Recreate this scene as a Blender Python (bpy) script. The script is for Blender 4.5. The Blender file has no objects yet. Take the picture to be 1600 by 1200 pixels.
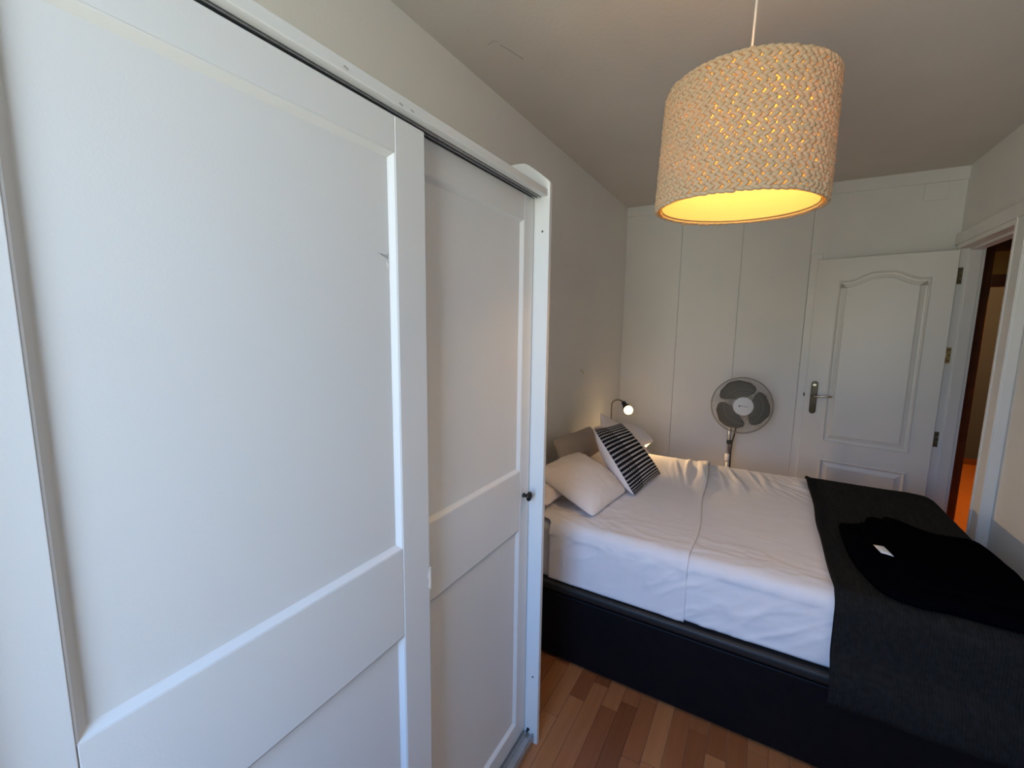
import bpy, math, random
import numpy as np
from mathutils import Vector, Matrix, noise

# ------------------------------------------------------------------ camera, world, light, exposure
scene = bpy.context.scene
col = scene.collection
random.seed(7)

CAM = Vector((1.121, -3.90, 1.53))
YAW, PITCH, ROLL, FPX = math.radians(30.15), math.radians(7.58), math.radians(0.785), 678.0
fwd = Vector((-math.sin(YAW) * math.cos(PITCH), math.cos(YAW) * math.cos(PITCH), -math.sin(PITCH)))
rt0 = Vector((math.cos(YAW), math.sin(YAW), 0))
up0 = rt0.cross(fwd)
rt = rt0 * math.cos(ROLL) + up0 * math.sin(ROLL)
upv = -rt0 * math.sin(ROLL) + up0 * math.cos(ROLL)
cd = bpy.data.cameras.new('camera')
cd.sensor_fit = 'HORIZONTAL'
cd.sensor_width = 36.0
cd.lens = FPX / 1600 * 36.0
cd.clip_start = 0.02
cam = bpy.data.objects.new('camera', cd)
col.objects.link(cam)
cam.matrix_world = Matrix(((rt.x, upv.x, -fwd.x, CAM.x), (rt.y, upv.y, -fwd.y, CAM.y), (rt.z, upv.z, -fwd.z, CAM.z), (0, 0, 0, 1)))
scene.camera = cam

vs = scene.view_settings
scene.display_settings.display_device = 'sRGB'
vs.view_transform = 'Standard'
vs.look = 'None'
vs.exposure = 0.06
vs.gamma = 1.0
vs.use_curve_mapping = False
scene.cycles.use_denoising = True
scene.cycles.max_bounces = 10
scene.cycles.diffuse_bounces = 6
scene.cycles.transparent_max_bounces = 12
scene.cycles.sample_clamp_indirect = 6.0
scene.cycles.caustics_reflective = False
scene.cycles.caustics_refractive = False

SKY = (0.26, 0.50, 1.0)      # clear sky seen from the window
STREET = (1.0, 1.0, 0.88)  # sunlit facades across the street
SKY_S, STREET_S = 16.5, 11.0
world = bpy.data.worlds.new('world')
scene.world = world
world.use_nodes = True
wn, wl = world.node_tree.nodes, world.node_tree.links
wn.clear()
wo = wn.new('ShaderNodeOutputWorld')
tc = wn.new('ShaderNodeTexCoord')
sx = wn.new('ShaderNodeSeparateXYZ')
wl.new(tc.outputs['Generated'], sx.inputs[0])
mr = wn.new('ShaderNodeMapRange')
mr.inputs['From Min'].default_value = 0.02
mr.inputs['From Max'].default_value = 0.22
wl.new(sx.outputs['Z'], mr.inputs['Value'])
b1 = wn.new('ShaderNodeBackground'); b1.inputs[0].default_value = (*STREET, 1); b1.inputs[1].default_value = STREET_S
b2 = wn.new('ShaderNodeBackground'); b2.inputs[0].default_value = (*SKY, 1); b2.inputs[1].default_value = SKY_S
mx = wn.new('ShaderNodeMixShader')
wl.new(mr.outputs[0], mx.inputs[0]); wl.new(b1.outputs[0], mx.inputs[1]); wl.new(b2.outputs[0], mx.inputs[2])
wl.new(mx.outputs[0], wo.inputs[0])

W, H, YR = 2.134, 2.556, -4.50           # room: x 0..W, y YR..0, z 0..H
WX0, WX1, WZ0, WZ1 = 0.48, 1.14, 0.75, 2.35  # balcony window in the wall behind the camera
pl = bpy.data.lights.new('window_portal', 'AREA')
pl.shape = 'RECTANGLE'; pl.size = WX1 - WX0; pl.size_y = WZ1 - WZ0
pl.cycles.is_portal = True
po = bpy.data.objects.new('window_portal', pl)
col.objects.link(po)
po.location = ((WX0 + WX1) / 2, YR - 0.06, (WZ0 + WZ1) / 2)
po.rotation_euler = (math.radians(90), 0, 0)     # -Z of the light points to +Y, into the room

PENDANT_W, BEDSIDE_W, HALL_W = 8.5, 26.0, 195.0
WARM = (1.0, 0.60, 0.22)

# ------------------------------------------------------------------ materials
def mat(name, color, rough=0.6, var=0.0, vscale=6.0, bump=0.0, bscale=200.0, metal=0.0, spec=0.5, coat=0.0, sheen=0.0):
    m = bpy.data.materials.new(name)
    m.use_nodes = True
    n, l = m.node_tree.nodes, m.node_tree.links
    p = n['Principled BSDF']
    p.inputs['Base Color'].default_value = (*color, 1)
    p.inputs['Roughness'].default_value = rough
    p.inputs['Metallic'].default_value = metal
    p.inputs['Specular IOR Level'].default_value = spec
    p.inputs['Coat Weight'].default_value = coat
    if sheen:
        p.inputs['Sheen Weight'].default_value = sheen
        p.inputs['Sheen Roughness'].default_value = 0.5
    t = n.new('ShaderNodeTexCoord')
    if var:
        nz = n.new('ShaderNodeTexNoise'); nz.inputs['Scale'].default_value = vscale; nz.inputs['Detail'].default_value = 5
        l.new(t.outputs['Object'], nz.inputs['Vector'])
        mp = n.new('ShaderNodeMapRange'); mp.inputs['From Min'].default_value = .3; mp.inputs['From Max'].default_value = .7
        mp.inputs['To Min'].default_value = 1 - var; mp.inputs['To Max'].default_value = 1 + var
        l.new(nz.outputs['Fac'], mp.inputs['Value'])
        mm = n.new('ShaderNodeVectorMath'); mm.operation = 'SCALE'
        mm.inputs[0].default_value = color
        l.new(mp.outputs[0], mm.inputs['Scale']); l.new(mm.outputs[0], p.inputs['Base Color'])
    if bump:
        nb = n.new('ShaderNodeTexNoise'); nb.inputs['Scale'].default_value = bscale; nb.inputs['Detail'].default_value = 4
        l.new(t.outputs['Object'], nb.inputs['Vector'])
        bp = n.new('ShaderNodeBump'); bp.inputs['Strength'].default_value = bump; bp.inputs['Distance'].default_value = 0.002
        l.new(nb.outputs['Fac'], bp.inputs['Height']); l.new(bp.outputs[0], p.inputs['Normal'])
    return m

def emit(name, color, s):
    m = bpy.data.materials.new(name); m.use_nodes = True
    n, l = m.node_tree.nodes, m.node_tree.links
    n.clear()
    o = n.new('ShaderNodeOutputMaterial'); e = n.new('ShaderNodeEmission')
    e.inputs[0].default_value = (*color, 1); e.inputs[1].default_value = s
    l.new(e.outputs[0], o.inputs[0])
    return m

def translucent(name, color, tcol, fac):
    m = bpy.data.materials.new(name); m.use_nodes = True
    n, l = m.node_tree.nodes, m.node_tree.links
    n.clear()
    o = n.new('ShaderNodeOutputMaterial')
    d = n.new('ShaderNodeBsdfDiffuse'); d.inputs[0].default_value = (*color, 1)
    t = n.new('ShaderNodeBsdfTranslucent'); t.inputs[0].default_value = (*tcol, 1)
    x = n.new('ShaderNodeMixShader'); x.inputs[0].default_value = fac
    l.new(d.outputs[0], x.inputs[1]); l.new(t.outputs[0], x.inputs[2]); l.new(x.outputs[0], o.inputs[0])
    return m

def glass(name, color, opacity, rough=0.05):
    m = bpy.data.materials.new(name); m.use_nodes = True
    n, l = m.node_tree.nodes, m.node_tree.links
    n.clear()
    o = n.new('ShaderNodeOutputMaterial')
    t = n.new('ShaderNodeBsdfTransparent'); t.inputs[0].default_value = (*color, 1)
    g = n.new('ShaderNodeBsdfGlossy'); g.inputs['Roughness'].default_value = rough
    x = n.new('ShaderNodeMixShader'); x.inputs[0].default_value = opacity
    l.new(t.outputs[0], x.inputs[1]); l.new(g.outputs[0], x.inputs[2]); l.new(x.outputs[0], o.inputs[0])
    return m

M = {}
M['wall'] = mat('wall_paint', (.80, .795, .77), .75, .025, 2.0, .25, 90)
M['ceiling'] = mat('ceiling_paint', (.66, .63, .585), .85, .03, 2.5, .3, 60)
M['panel'] = mat('panel_paint', (.78, .775, .745), .5, .02, 3.0, .06, 120)
M['trim'] = mat('trim_gloss_paint', (.78, .775, .75), .38, .03, 5.0, .1, 60)
M['door'] = mat('door_lacquer', (.75, .74, .70), .38, .015, 3.0, .04, 150)
M['ward'] = mat('wardrobe_white_paint', (.72, .72, .71), .42, .012, 2.0, .06, 300)
M['metal_track'] = mat('track_aluminium', (.45, .46, .47), .38, .1, 60, .15, 250, metal=.8)
M['chip'] = mat('bare_fibre_chip', (.97, .96, .93), .8, .1, 200)
M['scuff'] = mat('scuff_grey', (.42, .41, .39), .8, .3, 300)
M['dark_metal'] = mat('blackened_metal', (.03, .028, .026), .35, metal=.7)
M['chrome'] = mat('bronze_chrome', (.075, .063, .046), .22, metal=1.0)
M['lever'] = mat('worn_lever_chrome', (.55, .50, .42), .25, metal=1.0)
M['brass'] = mat('brass', (.62, .47, .20), .35, .15, 80, metal=.9)
M['oldbrass'] = mat('tarnished_hinge', (.20, .17, .11), .45, .3, 80, metal=.8)
M['leather'] = mat('black_leatherette', (.003, .003, .005), .55, .2, 30, .25, 350, spec=.2)
M['leather2'] = mat('black_leatherette_rim', (.011, .011, .012), .5, .2, 30, .25, 350)
M['sheet'] = mat('white_cotton', (.88, .84, .85), .9, .015, 12, .2, 500, spec=.1)
M['sheet2'] = mat('fitted_sheet_cotton', (.70, .68, .69), .9, .03, 12, .3, 300, spec=.1)
M['pillow'] = mat('pillow_cotton', (.88, .79, .74), .9, .02, 10, .25, 400, spec=.1)
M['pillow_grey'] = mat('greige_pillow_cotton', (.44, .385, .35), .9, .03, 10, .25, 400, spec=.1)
M['navy'] = mat('navy_black_cloth', (.0018, .0018, .0032), 1.0, .2, 40, .3, 300, spec=.0)
M['white_plastic'] = mat('white_plastic', (.72, .70, .68), .4)
M['fan_blade'] = mat('grey_translucent_blade', (.095, .085, .062), .6)
M['fan_wire'] = mat('fan_wire_grey', (.30, .285, .25), .5)
M['fan_ring'] = mat('fan_ring_grey', (.34, .32, .27), .5)
M['black'] = mat('black_plastic', (.012, .011, .010), .5)
M['print'] = mat('grey_print', (.05, .045, .04), .7)
M['hall_wood'] = mat('dark_hall_wood', (.13, .038, .008), .45, .25, 9, .1, 80)
M['amber'] = mat('amber_pane', (.50, .23, .05), .35, .1, 6)
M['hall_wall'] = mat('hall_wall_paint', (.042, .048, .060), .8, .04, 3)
M['tag'] = mat('satin_tag', (.85, .85, .86), .5, spec=.3)
M['joint'] = mat('crack_shade', (.30, .28, .25), .9)
M['line'] = mat('joint_backing', (.42, .40, .36), .9)

# dark knit throw: fine ribs
def knit():
    m = mat('charcoal_knit', (.017, .0165, .016), .95, .25, 60, spec=.08)
    n, l = m.node_tree.nodes, m.node_tree.links
    t = n.new('ShaderNodeTexCoord')
    wv = n.new('ShaderNodeTexWave'); wv.bands_direction = 'X'; wv.inputs['Scale'].default_value = 30; wv.inputs['Distortion'].default_value = .6
    wv.inputs['Detail'].default_value = 2
    l.new(t.outputs['UV'], wv.inputs['Vector'])
    bp = n.new('ShaderNodeBump'); bp.inputs['Strength'].default_value = .45; bp.inputs['Distance'].default_value = .004
    l.new(wv.outputs['Fac'], bp.inputs['Height']); l.new(bp.outputs[0], n['Principled BSDF'].inputs['Normal'])
    return m
M['knit'] = knit()

# woven black/white cushion front: horizontal stripes, broken into dots on one side
def stripes():
    m = mat('striped_weave', (.7, .66, .62), .95, spec=.05)
    n, l = m.node_tree.nodes, m.node_tree.links
    p = n['Principled BSDF']
    t = n.new('ShaderNodeTexCoord'); s = n.new('ShaderNodeSeparateXYZ'); l.new(t.outputs['UV'], s.inputs[0])
    def math_(op, a, b=None, c=None):
        q = n.new('ShaderNodeMath'); q.operation = op
        for i, v in enumerate((a, b, c)):
            if v is None: continue
            if isinstance(v, (int, float)): q.inputs[i].default_value = v
            else: l.new(v, q.inputs[i])
        return q.outputs[0]
    v = math_('MULTIPLY', s.outputs['Y'], 24.0)
    f = math_('FRACT', v)
    white = math_('LESS_THAN', f, .40)
    ux = math_('FRACT', math_('MULTIPLY', s.outputs['X'], 30.0))
    gap = math_('LESS_THAN', ux, .42)
    side = math_('LESS_THAN', s.outputs['X'], .36)
    cut = math_('MULTIPLY', gap, side)
    w2 = math_('MULTIPLY', white, math_('SUBTRACT', 1.0, cut))
    mixc = n.new('ShaderNodeMix'); mixc.data_type = 'RGBA'
    mixc.inputs[6].default_value = (.012, .011, .014, 1); mixc.inputs[7].default_value = (.62, .57, .54, 1)
    l.new(w2, mixc.inputs[0]); l.new(mixc.outputs[2], p.inputs['Base Color'])
    bp = n.new('ShaderNodeBump'); bp.inputs['Strength'].default_value = .6; bp.inputs['Distance'].default_value = .004
    l.new(w2, bp.inputs['Height']); l.new(bp.outputs[0], p.inputs['Normal'])
    return m
M['stripes'] = stripes()

# laminate: each strip picks its own tone from the object's random value, grain runs along Y
def laminate(name, c1, c2, c3, brick=False):
    m = mat(name, c2, .33, spec=.4)
    n, l = m.node_tree.nodes, m.node_tree.links
    p = n['Principled BSDF']
    t = n.new('ShaderNodeTexCoord'); mp = n.new('ShaderNodeMapping'); mp.inputs['Scale'].default_value = (60, 3.0, 1)
    oi = n.new('ShaderNodeObjectInfo')
    l.new(t.outputs['Object'], mp.inputs['Vector'])
    wm = n.new('ShaderNodeTexNoise'); wm.noise_dimensions = '4D'; wm.inputs['Scale'].default_value = 1; wm.inputs['Detail'].default_value = 6
    wm.inputs['Distortion'].default_value = .8
    l.new(mp.outputs[0], wm.inputs['Vector'])
    ml = n.new('ShaderNodeMath'); ml.operation = 'MULTIPLY'; ml.inputs[1].default_value = 40
    l.new(oi.outputs['Random'], ml.inputs[0]); l.new(ml.outputs[0], wm.inputs['W'])
    r1 = n.new('ShaderNodeValToRGB')
    r1.color_ramp.elements[0].color = (*c1, 1); r1.color_ramp.elements[1].color = (*c3, 1)
    e = r1.color_ramp.elements.new(.5); e.color = (*c2, 1)
    add = n.new('ShaderNodeMath'); add.operation = 'MULTIPLY_ADD'; add.inputs[1].default_value = .75
    l.new(oi.outputs['Random'], add.inputs[0])
    half = n.new('ShaderNodeMath'); half.operation = 'MULTIPLY'; half.inputs[1].default_value = .38
    l.new(wm.outputs['Fac'], half.inputs[0]); l.new(half.outputs[0], add.inputs[2])
    l.new(add.outputs[0], r1.inputs[0]); l.new(r1.outputs[0], p.inputs['Base Color'])
    return m
M['floor'] = laminate('laminate_strip', (.13, .036, .014), (.27, .095, .036), (.42, .18, .075))
M['hall_floor'] = laminate('hall_parquet', (.30, .085, .012), (.42, .13, .02), (.52, .18, .03))

# ------------------------------------------------------------------ mesh helpers
class MB:
    def __init__(s): s.v = []; s.f = []; s.uv = None
    def add(s, vs, fs):
        o = len(s.v); s.v += [tuple(p) for p in vs]; s.f += [tuple(i + o for i in f) for f in fs]; return s
    def box(s, x0, x1, y0, y1, z0, z1):
        return s.add([(x0, y0, z0), (x1, y0, z0), (x1, y1, z0), (x0, y1, z0), (x0, y0, z1), (x1, y0, z1), (x1, y1, z1), (x0, y1, z1)],
                     [(0, 3, 2, 1), (4, 5, 6, 7), (0, 1, 5, 4), (1, 2, 6, 5), (2, 3, 7, 6), (3, 0, 4, 7)])
    def prism(s, pts, fn, a, b):   # 2-D polygon pts extruded between a and b; fn(p, q, h) -> world
        n = len(pts)
        vs_ = [fn(p, q, a) for p, q in pts] + [fn(p, q, b) for p, q in pts]
        return s.add(vs_, [tuple(range(n))[::-1], tuple(range(n, 2 * n))] + [(i, (i + 1) % n, n + (i + 1) % n, n + i) for i in range(n)])
    def tube(s, path, r, seg=10, closed=False, cap=True):
        path = [Vector(p) for p in path]; n = len(path)
        rs = r if isinstance(r, (list, tuple)) else [r] * n
        rings = []; ref = None
        for i, p in enumerate(path):
            a = path[(i - 1) % n] if (closed or i > 0) else p
            b = path[(i + 1) % n] if (closed or i < n - 1) else p
            t = (b - a).normalized()
            if ref is None:
                ref = t.orthogonal().normalized()
            ref = (ref - t * ref.dot(t)).normalized()
            q = t.cross(ref)
            rings.append([p + (ref * math.cos(2 * math.pi * k / seg) + q * math.sin(2 * math.pi * k / seg)) * rs[i] for k in range(seg)])
        vs_ = [v for rg in rings for v in rg]; fs = []
        for i in range(n if closed else n - 1):
            j = (i + 1) % n
            for k in range(seg):
                fs.append((i * seg + k, i * seg + (k + 1) % seg, j * seg + (k + 1) % seg, j * seg + k))
        if cap and not closed:
            fs.append(tuple(range(seg))[::-1]); fs.append(tuple(range((n - 1) * seg, n * seg)))
        return s.add(vs_, fs)
    def lathe(s, prof, o, ax, seg=24, cap=True):   # prof: (radius, height along ax)
        ax = Vector(ax).normalized(); u = ax.orthogonal().normalized(); w = ax.cross(u); o = Vector(o)
        vs_ = []; fs = []
        for r, h in prof:
            for k in range(seg):
                a = 2 * math.pi * k / seg
                vs_.append(o + ax * h + (u * math.cos(a) + w * math.sin(a)) * r)
        for i in range(len(prof) - 1):
            for k in range(seg):
                fs.append((i * seg + k, i * seg + (k + 1) % seg, (i + 1) * seg + (k + 1) % seg, (i + 1) * seg + k))
        if cap:
            fs.append(tuple(range(seg))[::-1]); fs.append(tuple(range((len(prof) - 1) * seg, len(prof) * seg)))
        return s.add(vs_, fs)
    def grid(s, P, uv=True):        # P[i][j] points
        a, b = len(P), len(P[0])
        vs_ = [p for r in P for p in r]
        fs = [(i * b + j, (i + 1) * b + j, (i + 1) * b + j + 1, i * b + j + 1) for i in range(a - 1) for j in range(b - 1)]
        if uv and not s.v:
            s.uv = [(i / (a - 1), j / (b - 1)) for i in range(a) for j in range(b)]
        return s.add(vs_, fs)
    def build(s, name, m, parent=None, bevel=0.0, smooth=False, org=None, seg=2, recalc=False):
        me = bpy.data.meshes.new(name)
        o0 = Vector(org) if org is not None else (root_loc(parent) if parent else Vector((0, 0, 0)))
        me.from_pydata([tuple(Vector(v) - o0) for v in s.v], [], s.f)
        if recalc:
            import bmesh
            bm = bmesh.new(); bm.from_mesh(me); bmesh.ops.recalc_face_normals(bm, faces=bm.faces); bm.to_mesh(me); bm.free()
        if s.uv and len(s.uv) == len(s.v):
            ul = me.uv_layers.new(name='UVMap')
            for lp in me.loops: ul.data[lp.index].uv = s.uv[lp.vertex_index]
        me.materials.append(M[m] if isinstance(m, str) else m)
        o = bpy.data.objects.new(name, me); col.objects.link(o)
        if parent: o.parent = parent
        else: o.location = o0
        if bevel:
            bv = o.modifiers.new('bevel', 'BEVEL'); bv.width = bevel; bv.segments = seg; bv.limit_method = 'ANGLE'; bv.angle_limit = math.radians(40)
        if smooth:
            me.shade_smooth()
        return o

def root_loc(o):
    while o.parent: o = o.parent
    return Vector(o.location)
def tag(o, label=None, cat=None, group=None, kind=None):
    if label: o['label'] = label
    if cat: o['category'] = cat
    if group: o['group'] = group
    if kind: o['kind'] = kind
    return o
def thing(name, label, cat, loc, group=None):
    o = bpy.data.objects.new(name, None); o.empty_display_size = .05; col.objects.link(o); o.location = loc
    return tag(o, label, cat, group)
def struct(name, label, loc=(0, 0, 0)):
    o = bpy.data.objects.new(name, None); o.empty_display_size = .05; col.objects.link(o); o.location = loc
    return tag(o, label, None, None, 'structure')
def box(name, m, dims, parent=None, bevel=0.0, org=None):
    return MB().box(*dims).build(name, m, parent, bevel, org=org)
def fbm(x, y, z=0.0, oct_=3):
    v = 0; a = 1; f = 1
    for _ in range(oct_):
        v += a * noise.noise((x * f, y * f, z + 7.3 * f)); a *= .5; f *= 2.03
    return v
def sstep(a, b, x):
    t = min(1, max(0, (x - a) / (b - a))); return t * t * (3 - 2 * t)

# ------------------------------------------------------------------ room shell
fl = box('floor', 'line', (-.1, W + .12, YR - .1, .1, -.06, -.006))
tag(fl, 'orange brown laminate strip floor between wardrobe and bed', kind='structure')
# individual laminate strips where the photograph shows the floor
sw = 0.0655
meshes = {}
x = 0.0
while x < W - .01:
    x1 = min(x + sw, W)
    y = YR + random.uniform(-.3, 0)
    while y < 0:
        L = random.choice((.28, .36, .44, .52))
        ya, yb = max(y, YR), min(y + L, 0.0)
        if yb > ya + .02 and x1 > .40 and ya < -2.2 and yb > -4.6:
            s_ = MB().box(x + .0006, x1 - .0006, ya + .0006, yb - .0006, -.006, 0.0).build('floor_strip', 'floor', fl)
            s_.data.name = 'floor_strip'
        elif yb > ya + .02 and x1 <= .40 or (yb > ya + .02 and (ya >= -2.2 or yb <= -4.6)):
            meshes.setdefault('rest', MB()).box(x + .0006, x1 - .0006, ya + .0006, yb - .0006, -.006, 0.0)
        y += L
    x = x1
rest = meshes['rest'].build('hidden_floor_strips', 'floor', fl); rest['kind'] = 'stuff'

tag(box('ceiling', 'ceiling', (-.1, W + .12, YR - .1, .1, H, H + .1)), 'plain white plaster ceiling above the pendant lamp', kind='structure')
ceil_ = bpy.data.objects['ceiling']
MB().tube([(.151, -2.442, H), (.179, -2.451, H), (.197, -2.437, H)], .0012, 5).build('plaster_crack', 'joint', ceil_)
MB().tube([(.190, -2.42, H), (.206, -2.377, H), (.213, -2.345, H), (.225, -2.304, H)], .0014, 5).build('plaster_crack', 'joint', ceil_)
tag(box('wall_left', 'wall', (-.1, 0, YR - .1, .1, 0, H)), 'plain white wall behind wardrobe and bed head', kind='structure')
wb = tag(box('wall_back', 'line', (0, W, .002, .1, 0, H)), 'white panelled wall behind the fan', kind='structure')
for a, b in ((0.0, .4605), (.4605, .907), (.907, 1.352), (1.352, W)):
    box('wall_panel', 'panel', (a + (.0009 if a else 0), b - (.0009 if b < W else 0), -.010, .004, 0, 2.48), wb, .0012)
tag(box('trim_1', 'trim', (0, W, -.022, .002, 2.478, H)), 'flat painted cornice board along top of panelled wall', kind='structure')
# thin cover board standing beside the door leaf
tag(box('trim_2', 'trim', (1.3545, 1.425, -.022, -.009, 0, 2.075), bevel=.003), 'narrow vertical cover board left of the open door', kind='structure')

OY0, OY1, OZ = -.895, -.105, 2.062      # doorway in the right wall
wr = struct('wall_right', 'plain white wall with the doorway at its far end')
MBr = MB().box(W, W + .088, YR - .1, OY0, 0, H).box(W, W + .088, OY1, 0.0, 0, H).box(W, W + .088, OY0, OY1, OZ, H)
MBr.build('wall_surface', 'wall', wr)
wf = struct('wall_front', 'wall with the balcony window behind the camera')
MB().box(0, WX0, YR - .1, YR, 0, H).box(WX1, W, YR - .1, YR, 0, H).box(WX0, WX1, YR - .1, YR, 0, WZ0).box(WX0, WX1, YR - .1, YR, WZ1, H).build('wall_surface', 'wall', wf)
# balcony window
M['pane'] = glass('window_glass', (.96, .98, .97), .04)
wi = struct('window_1', 'white balcony window behind the camera', ((WX0 + WX1) / 2, YR - .03, WZ0))
for d in ((WX0, WX0 + .05, YR - .05, YR - .01, WZ0, WZ1), (WX1 - .05, WX1, YR - .05, YR - .01, WZ0, WZ1), (WX0 + .05, WX1 - .05, YR - .05, YR - .01, WZ0, WZ0 + .06), (WX0 + .05, WX1 - .05, YR - .05, YR - .01, WZ1 - .05, WZ1)):
    box('window_frame', 'trim', d, wi, .003)
box('glass_pane', 'pane', (WX0 + .05, WX1 - .05, YR - .032, YR - .028, WZ0 + .06, WZ1 - .05), wi)

# ---- door frame in the right wall
FX = W - .045
df = struct('trim_3', 'white painted frame around the doorway', (W, -.5, 0))
box('head_casing', 'trim', (FX, W, -.998, -.098, 2.066, 2.134), df, .004)
box('casing', 'trim', (FX + .002, W, -.998, -.887, 0, 2.066), df, .005)
MB().box(FX - .003, FX + .003, -.904, -.887, 0, 2.066).build('casing_bead', 'trim', df, .002)
MB().box(FX - .003, FX + .003, -.998, -.972, 0, 2.066).build('casing_bead', 'trim', df, .002)
box('jamb', 'trim', (2.103, W + .088, -.150, -.105, 0, OZ), df, .003)
box('jamb', 'trim', (FX + .003, W + .088, -.897, -.872, 0, OZ), df, .003)
box('head_liner', 'trim', (FX + .002, W + .088, -.872, -.150, OZ - .024, OZ + .003), df, .003)
box('door_stop', 'trim', (2.150, 2.205, -.158, -.149, 0, OZ - .024), df, .002)
box('door_stop', 'trim', (2.150, 2.205, -.873, -.864, 0, OZ - .024), df, .002)
box('door_stop', 'trim', (2.150, 2.205, -.864, -.158, OZ - .036, OZ - .023), df, .002)

# ---- the open door leaf, folded back towards the panelled wall
DA, DB = Vector((1.400, -.049, 0)), Vector((2.1035, -.170, 0))
dd = (DB - DA).normalized(); dn = Vector((dd.y, -dd.x, 0))        # dn faces the room
DW = (DB - DA).length
def DT(s, n, z): return tuple(DA + dd * s + dn * n + Vector((0, 0, z)))
def dbox(s0, s1, n0, n1, z0, z1):
    m_ = MB()
    m_.add([DT(s0, n0, z0), DT(s1, n0, z0), DT(s1, n1, z0), DT(s0, n1, z0), DT(s0, n0, z1), DT(s1, n0, z1), DT(s1, n1, z1), DT(s0, n1, z1)],
           [(0, 1, 2, 3), (4, 7, 6, 5), (0, 4, 5, 1), (1, 5, 6, 2), (2, 6, 7, 3), (3, 7, 4, 0)])
    return m_
door = struct('door_1', 'white open door with arched moulded panel and lever handle', (1.75, -.11, 0))
leaf = dbox(0, DW, -.036, 0, .008, 2.03).build('door_leaf', 'door', door, .0025, recalc=True)
def sweep(path, prof, fill):
    """closed 2-D path (s,z), counter-clockwise; prof: list of (inset, height)."""
    n = len(path); m_ = MB(); rings = []
    nr = []
    for i in range(n):
        p0, p1, p2 = [Vector(path[(i + k) % n]) for k in (-1, 0, 1)]
        e1, e2 = (p1 - p0).normalized(), (p2 - p1).normalized()
        n1, n2 = Vector((-e1.y, e1.x)), Vector((-e2.y, e2.x))
        b = (n1 + n2).normalized(); nr.append(b / max(.3, b.dot(n1)))
    vs_ = []
    for d, h in prof:
        for i in range(n):
            q = Vector(path[i]) + nr[i] * d
            vs_.append(DT(q.x, h, q.y))
    fs = [(a * n + i, a * n + (i + 1) % n, (a + 1) * n + (i + 1) % n, (a + 1) * n + i) for a in range(len(prof) - 1) for i in range(n)]
    if fill: fs.append(tuple((len(prof) - 1) * n + i for i in range(n)))
    return m_.add(vs_, fs)
S0, S1 = .131, .604
top = []
for k in range(41):
    t = k / 40; s = S1 + (S0 - S1) * t
    c = abs(t - .5) * 2                       # 0 middle, 1 ends
    top.append((s, 1.876 + .054 * (1 - sstep(.18, .80, c))))
path1 = [(S0, .728), (S1, .728)] + top
path2 = [(S0, .125), (S1, .125), (S1, .594), (S0, .594)]
prof = [(0, -.001), (.001, .007), (.006, .009), (.010, .0075), (.016, .001), (.024, .0005), (.046, .005), (.052, .0085)]
sweep(path1, prof[:6], False).build('arched_moulding', 'door', leaf, recalc=True)
sweep(path1, prof[5:], True).build('raised_panel', 'door', leaf, recalc=True)
sweep(path2, prof[:6], False).build('moulding', 'door', leaf, recalc=True)
sweep(path2, prof[5:], True).build('raised_panel', 'door', leaf, recalc=True)
# handle plate, lever, cylinder
pts = []
for k in range(13): a = math.pi * k / 12; pts.append((.056 + .021 * math.cos(a), 1.142 + .022 * math.sin(a)))
for k in range(13): a = math.pi + math.pi * k / 12; pts.append((.056 + .021 * math.cos(a), .944 + .022 * math.sin(a)))
hp = MB().prism(pts, lambda p, q, h: DT(p, h, q), -.001, .009).build('handle_plate', 'chrome', door, .003, recalc=True)
hp['label'] = 'bronze chrome handle plate'
MB().lathe([(.011, 0), (.011, .03), (.009, .034)], DT(.056, .008, 1.058), dn, 16).build('spindle', 'chrome', hp, smooth=True)
MB().tube([DT(.056, .045, 1.058), DT(.075, .05, 1.056), DT(.105, .05, 1.060), DT(.135, .05, 1.064), DT(.150, .046, 1.063), DT(.168, .036, 1.059)], [.010, .009, .0075, .007, .007, .005], 12).build('lever', 'lever', hp, smooth=True)
MB().prism([(.056 + .014 * math.cos(2 * math.pi * k / 20), .965 + .028 * math.sin(2 * math.pi * k / 20)) for k in range(20)], lambda p, q, h: DT(p, h, q), .008, .016).build('lock_cylinder', 'chrome', hp, .002, recalc=True)
MB().prism([(.056 + .012 * math.cos(2 * math.pi * k / 20), 1.135 + .010 * math.sin(2 * math.pi * k / 20)) for k in range(20)], lambda p, q, h: DT(p, h, q), .008, .013).build('plate_boss', 'lever', hp, .002, recalc=True)
dbox(-.010, 0, -.024, -.012, 1.045, 1.068).build('latch_bolt', 'dark_metal', door, .002, recalc=True)
for z, mm_ in ((1.875, 'oldbrass'), (1.385, 'brass'), (.842, 'oldbrass')):
    hg = MB().box(2.111, 2.131, -.1535, -.1495, z - .05, z + .05).build('hinge', mm_, door, .0012)
    MB().tube([(2.1085, -.158, z - .048), (2.1085, -.158, z + .048)], .0048, 12).build('hinge_barrel', mm_, hg, smooth=True)
    for dz in (-.034, 0, .034):
        MB().lathe([(.0042, 0), (.003, .0012)], (2.122, -.1534, z + dz), (0, -1, 0), 10).build('screw', 'black', hg)

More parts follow.
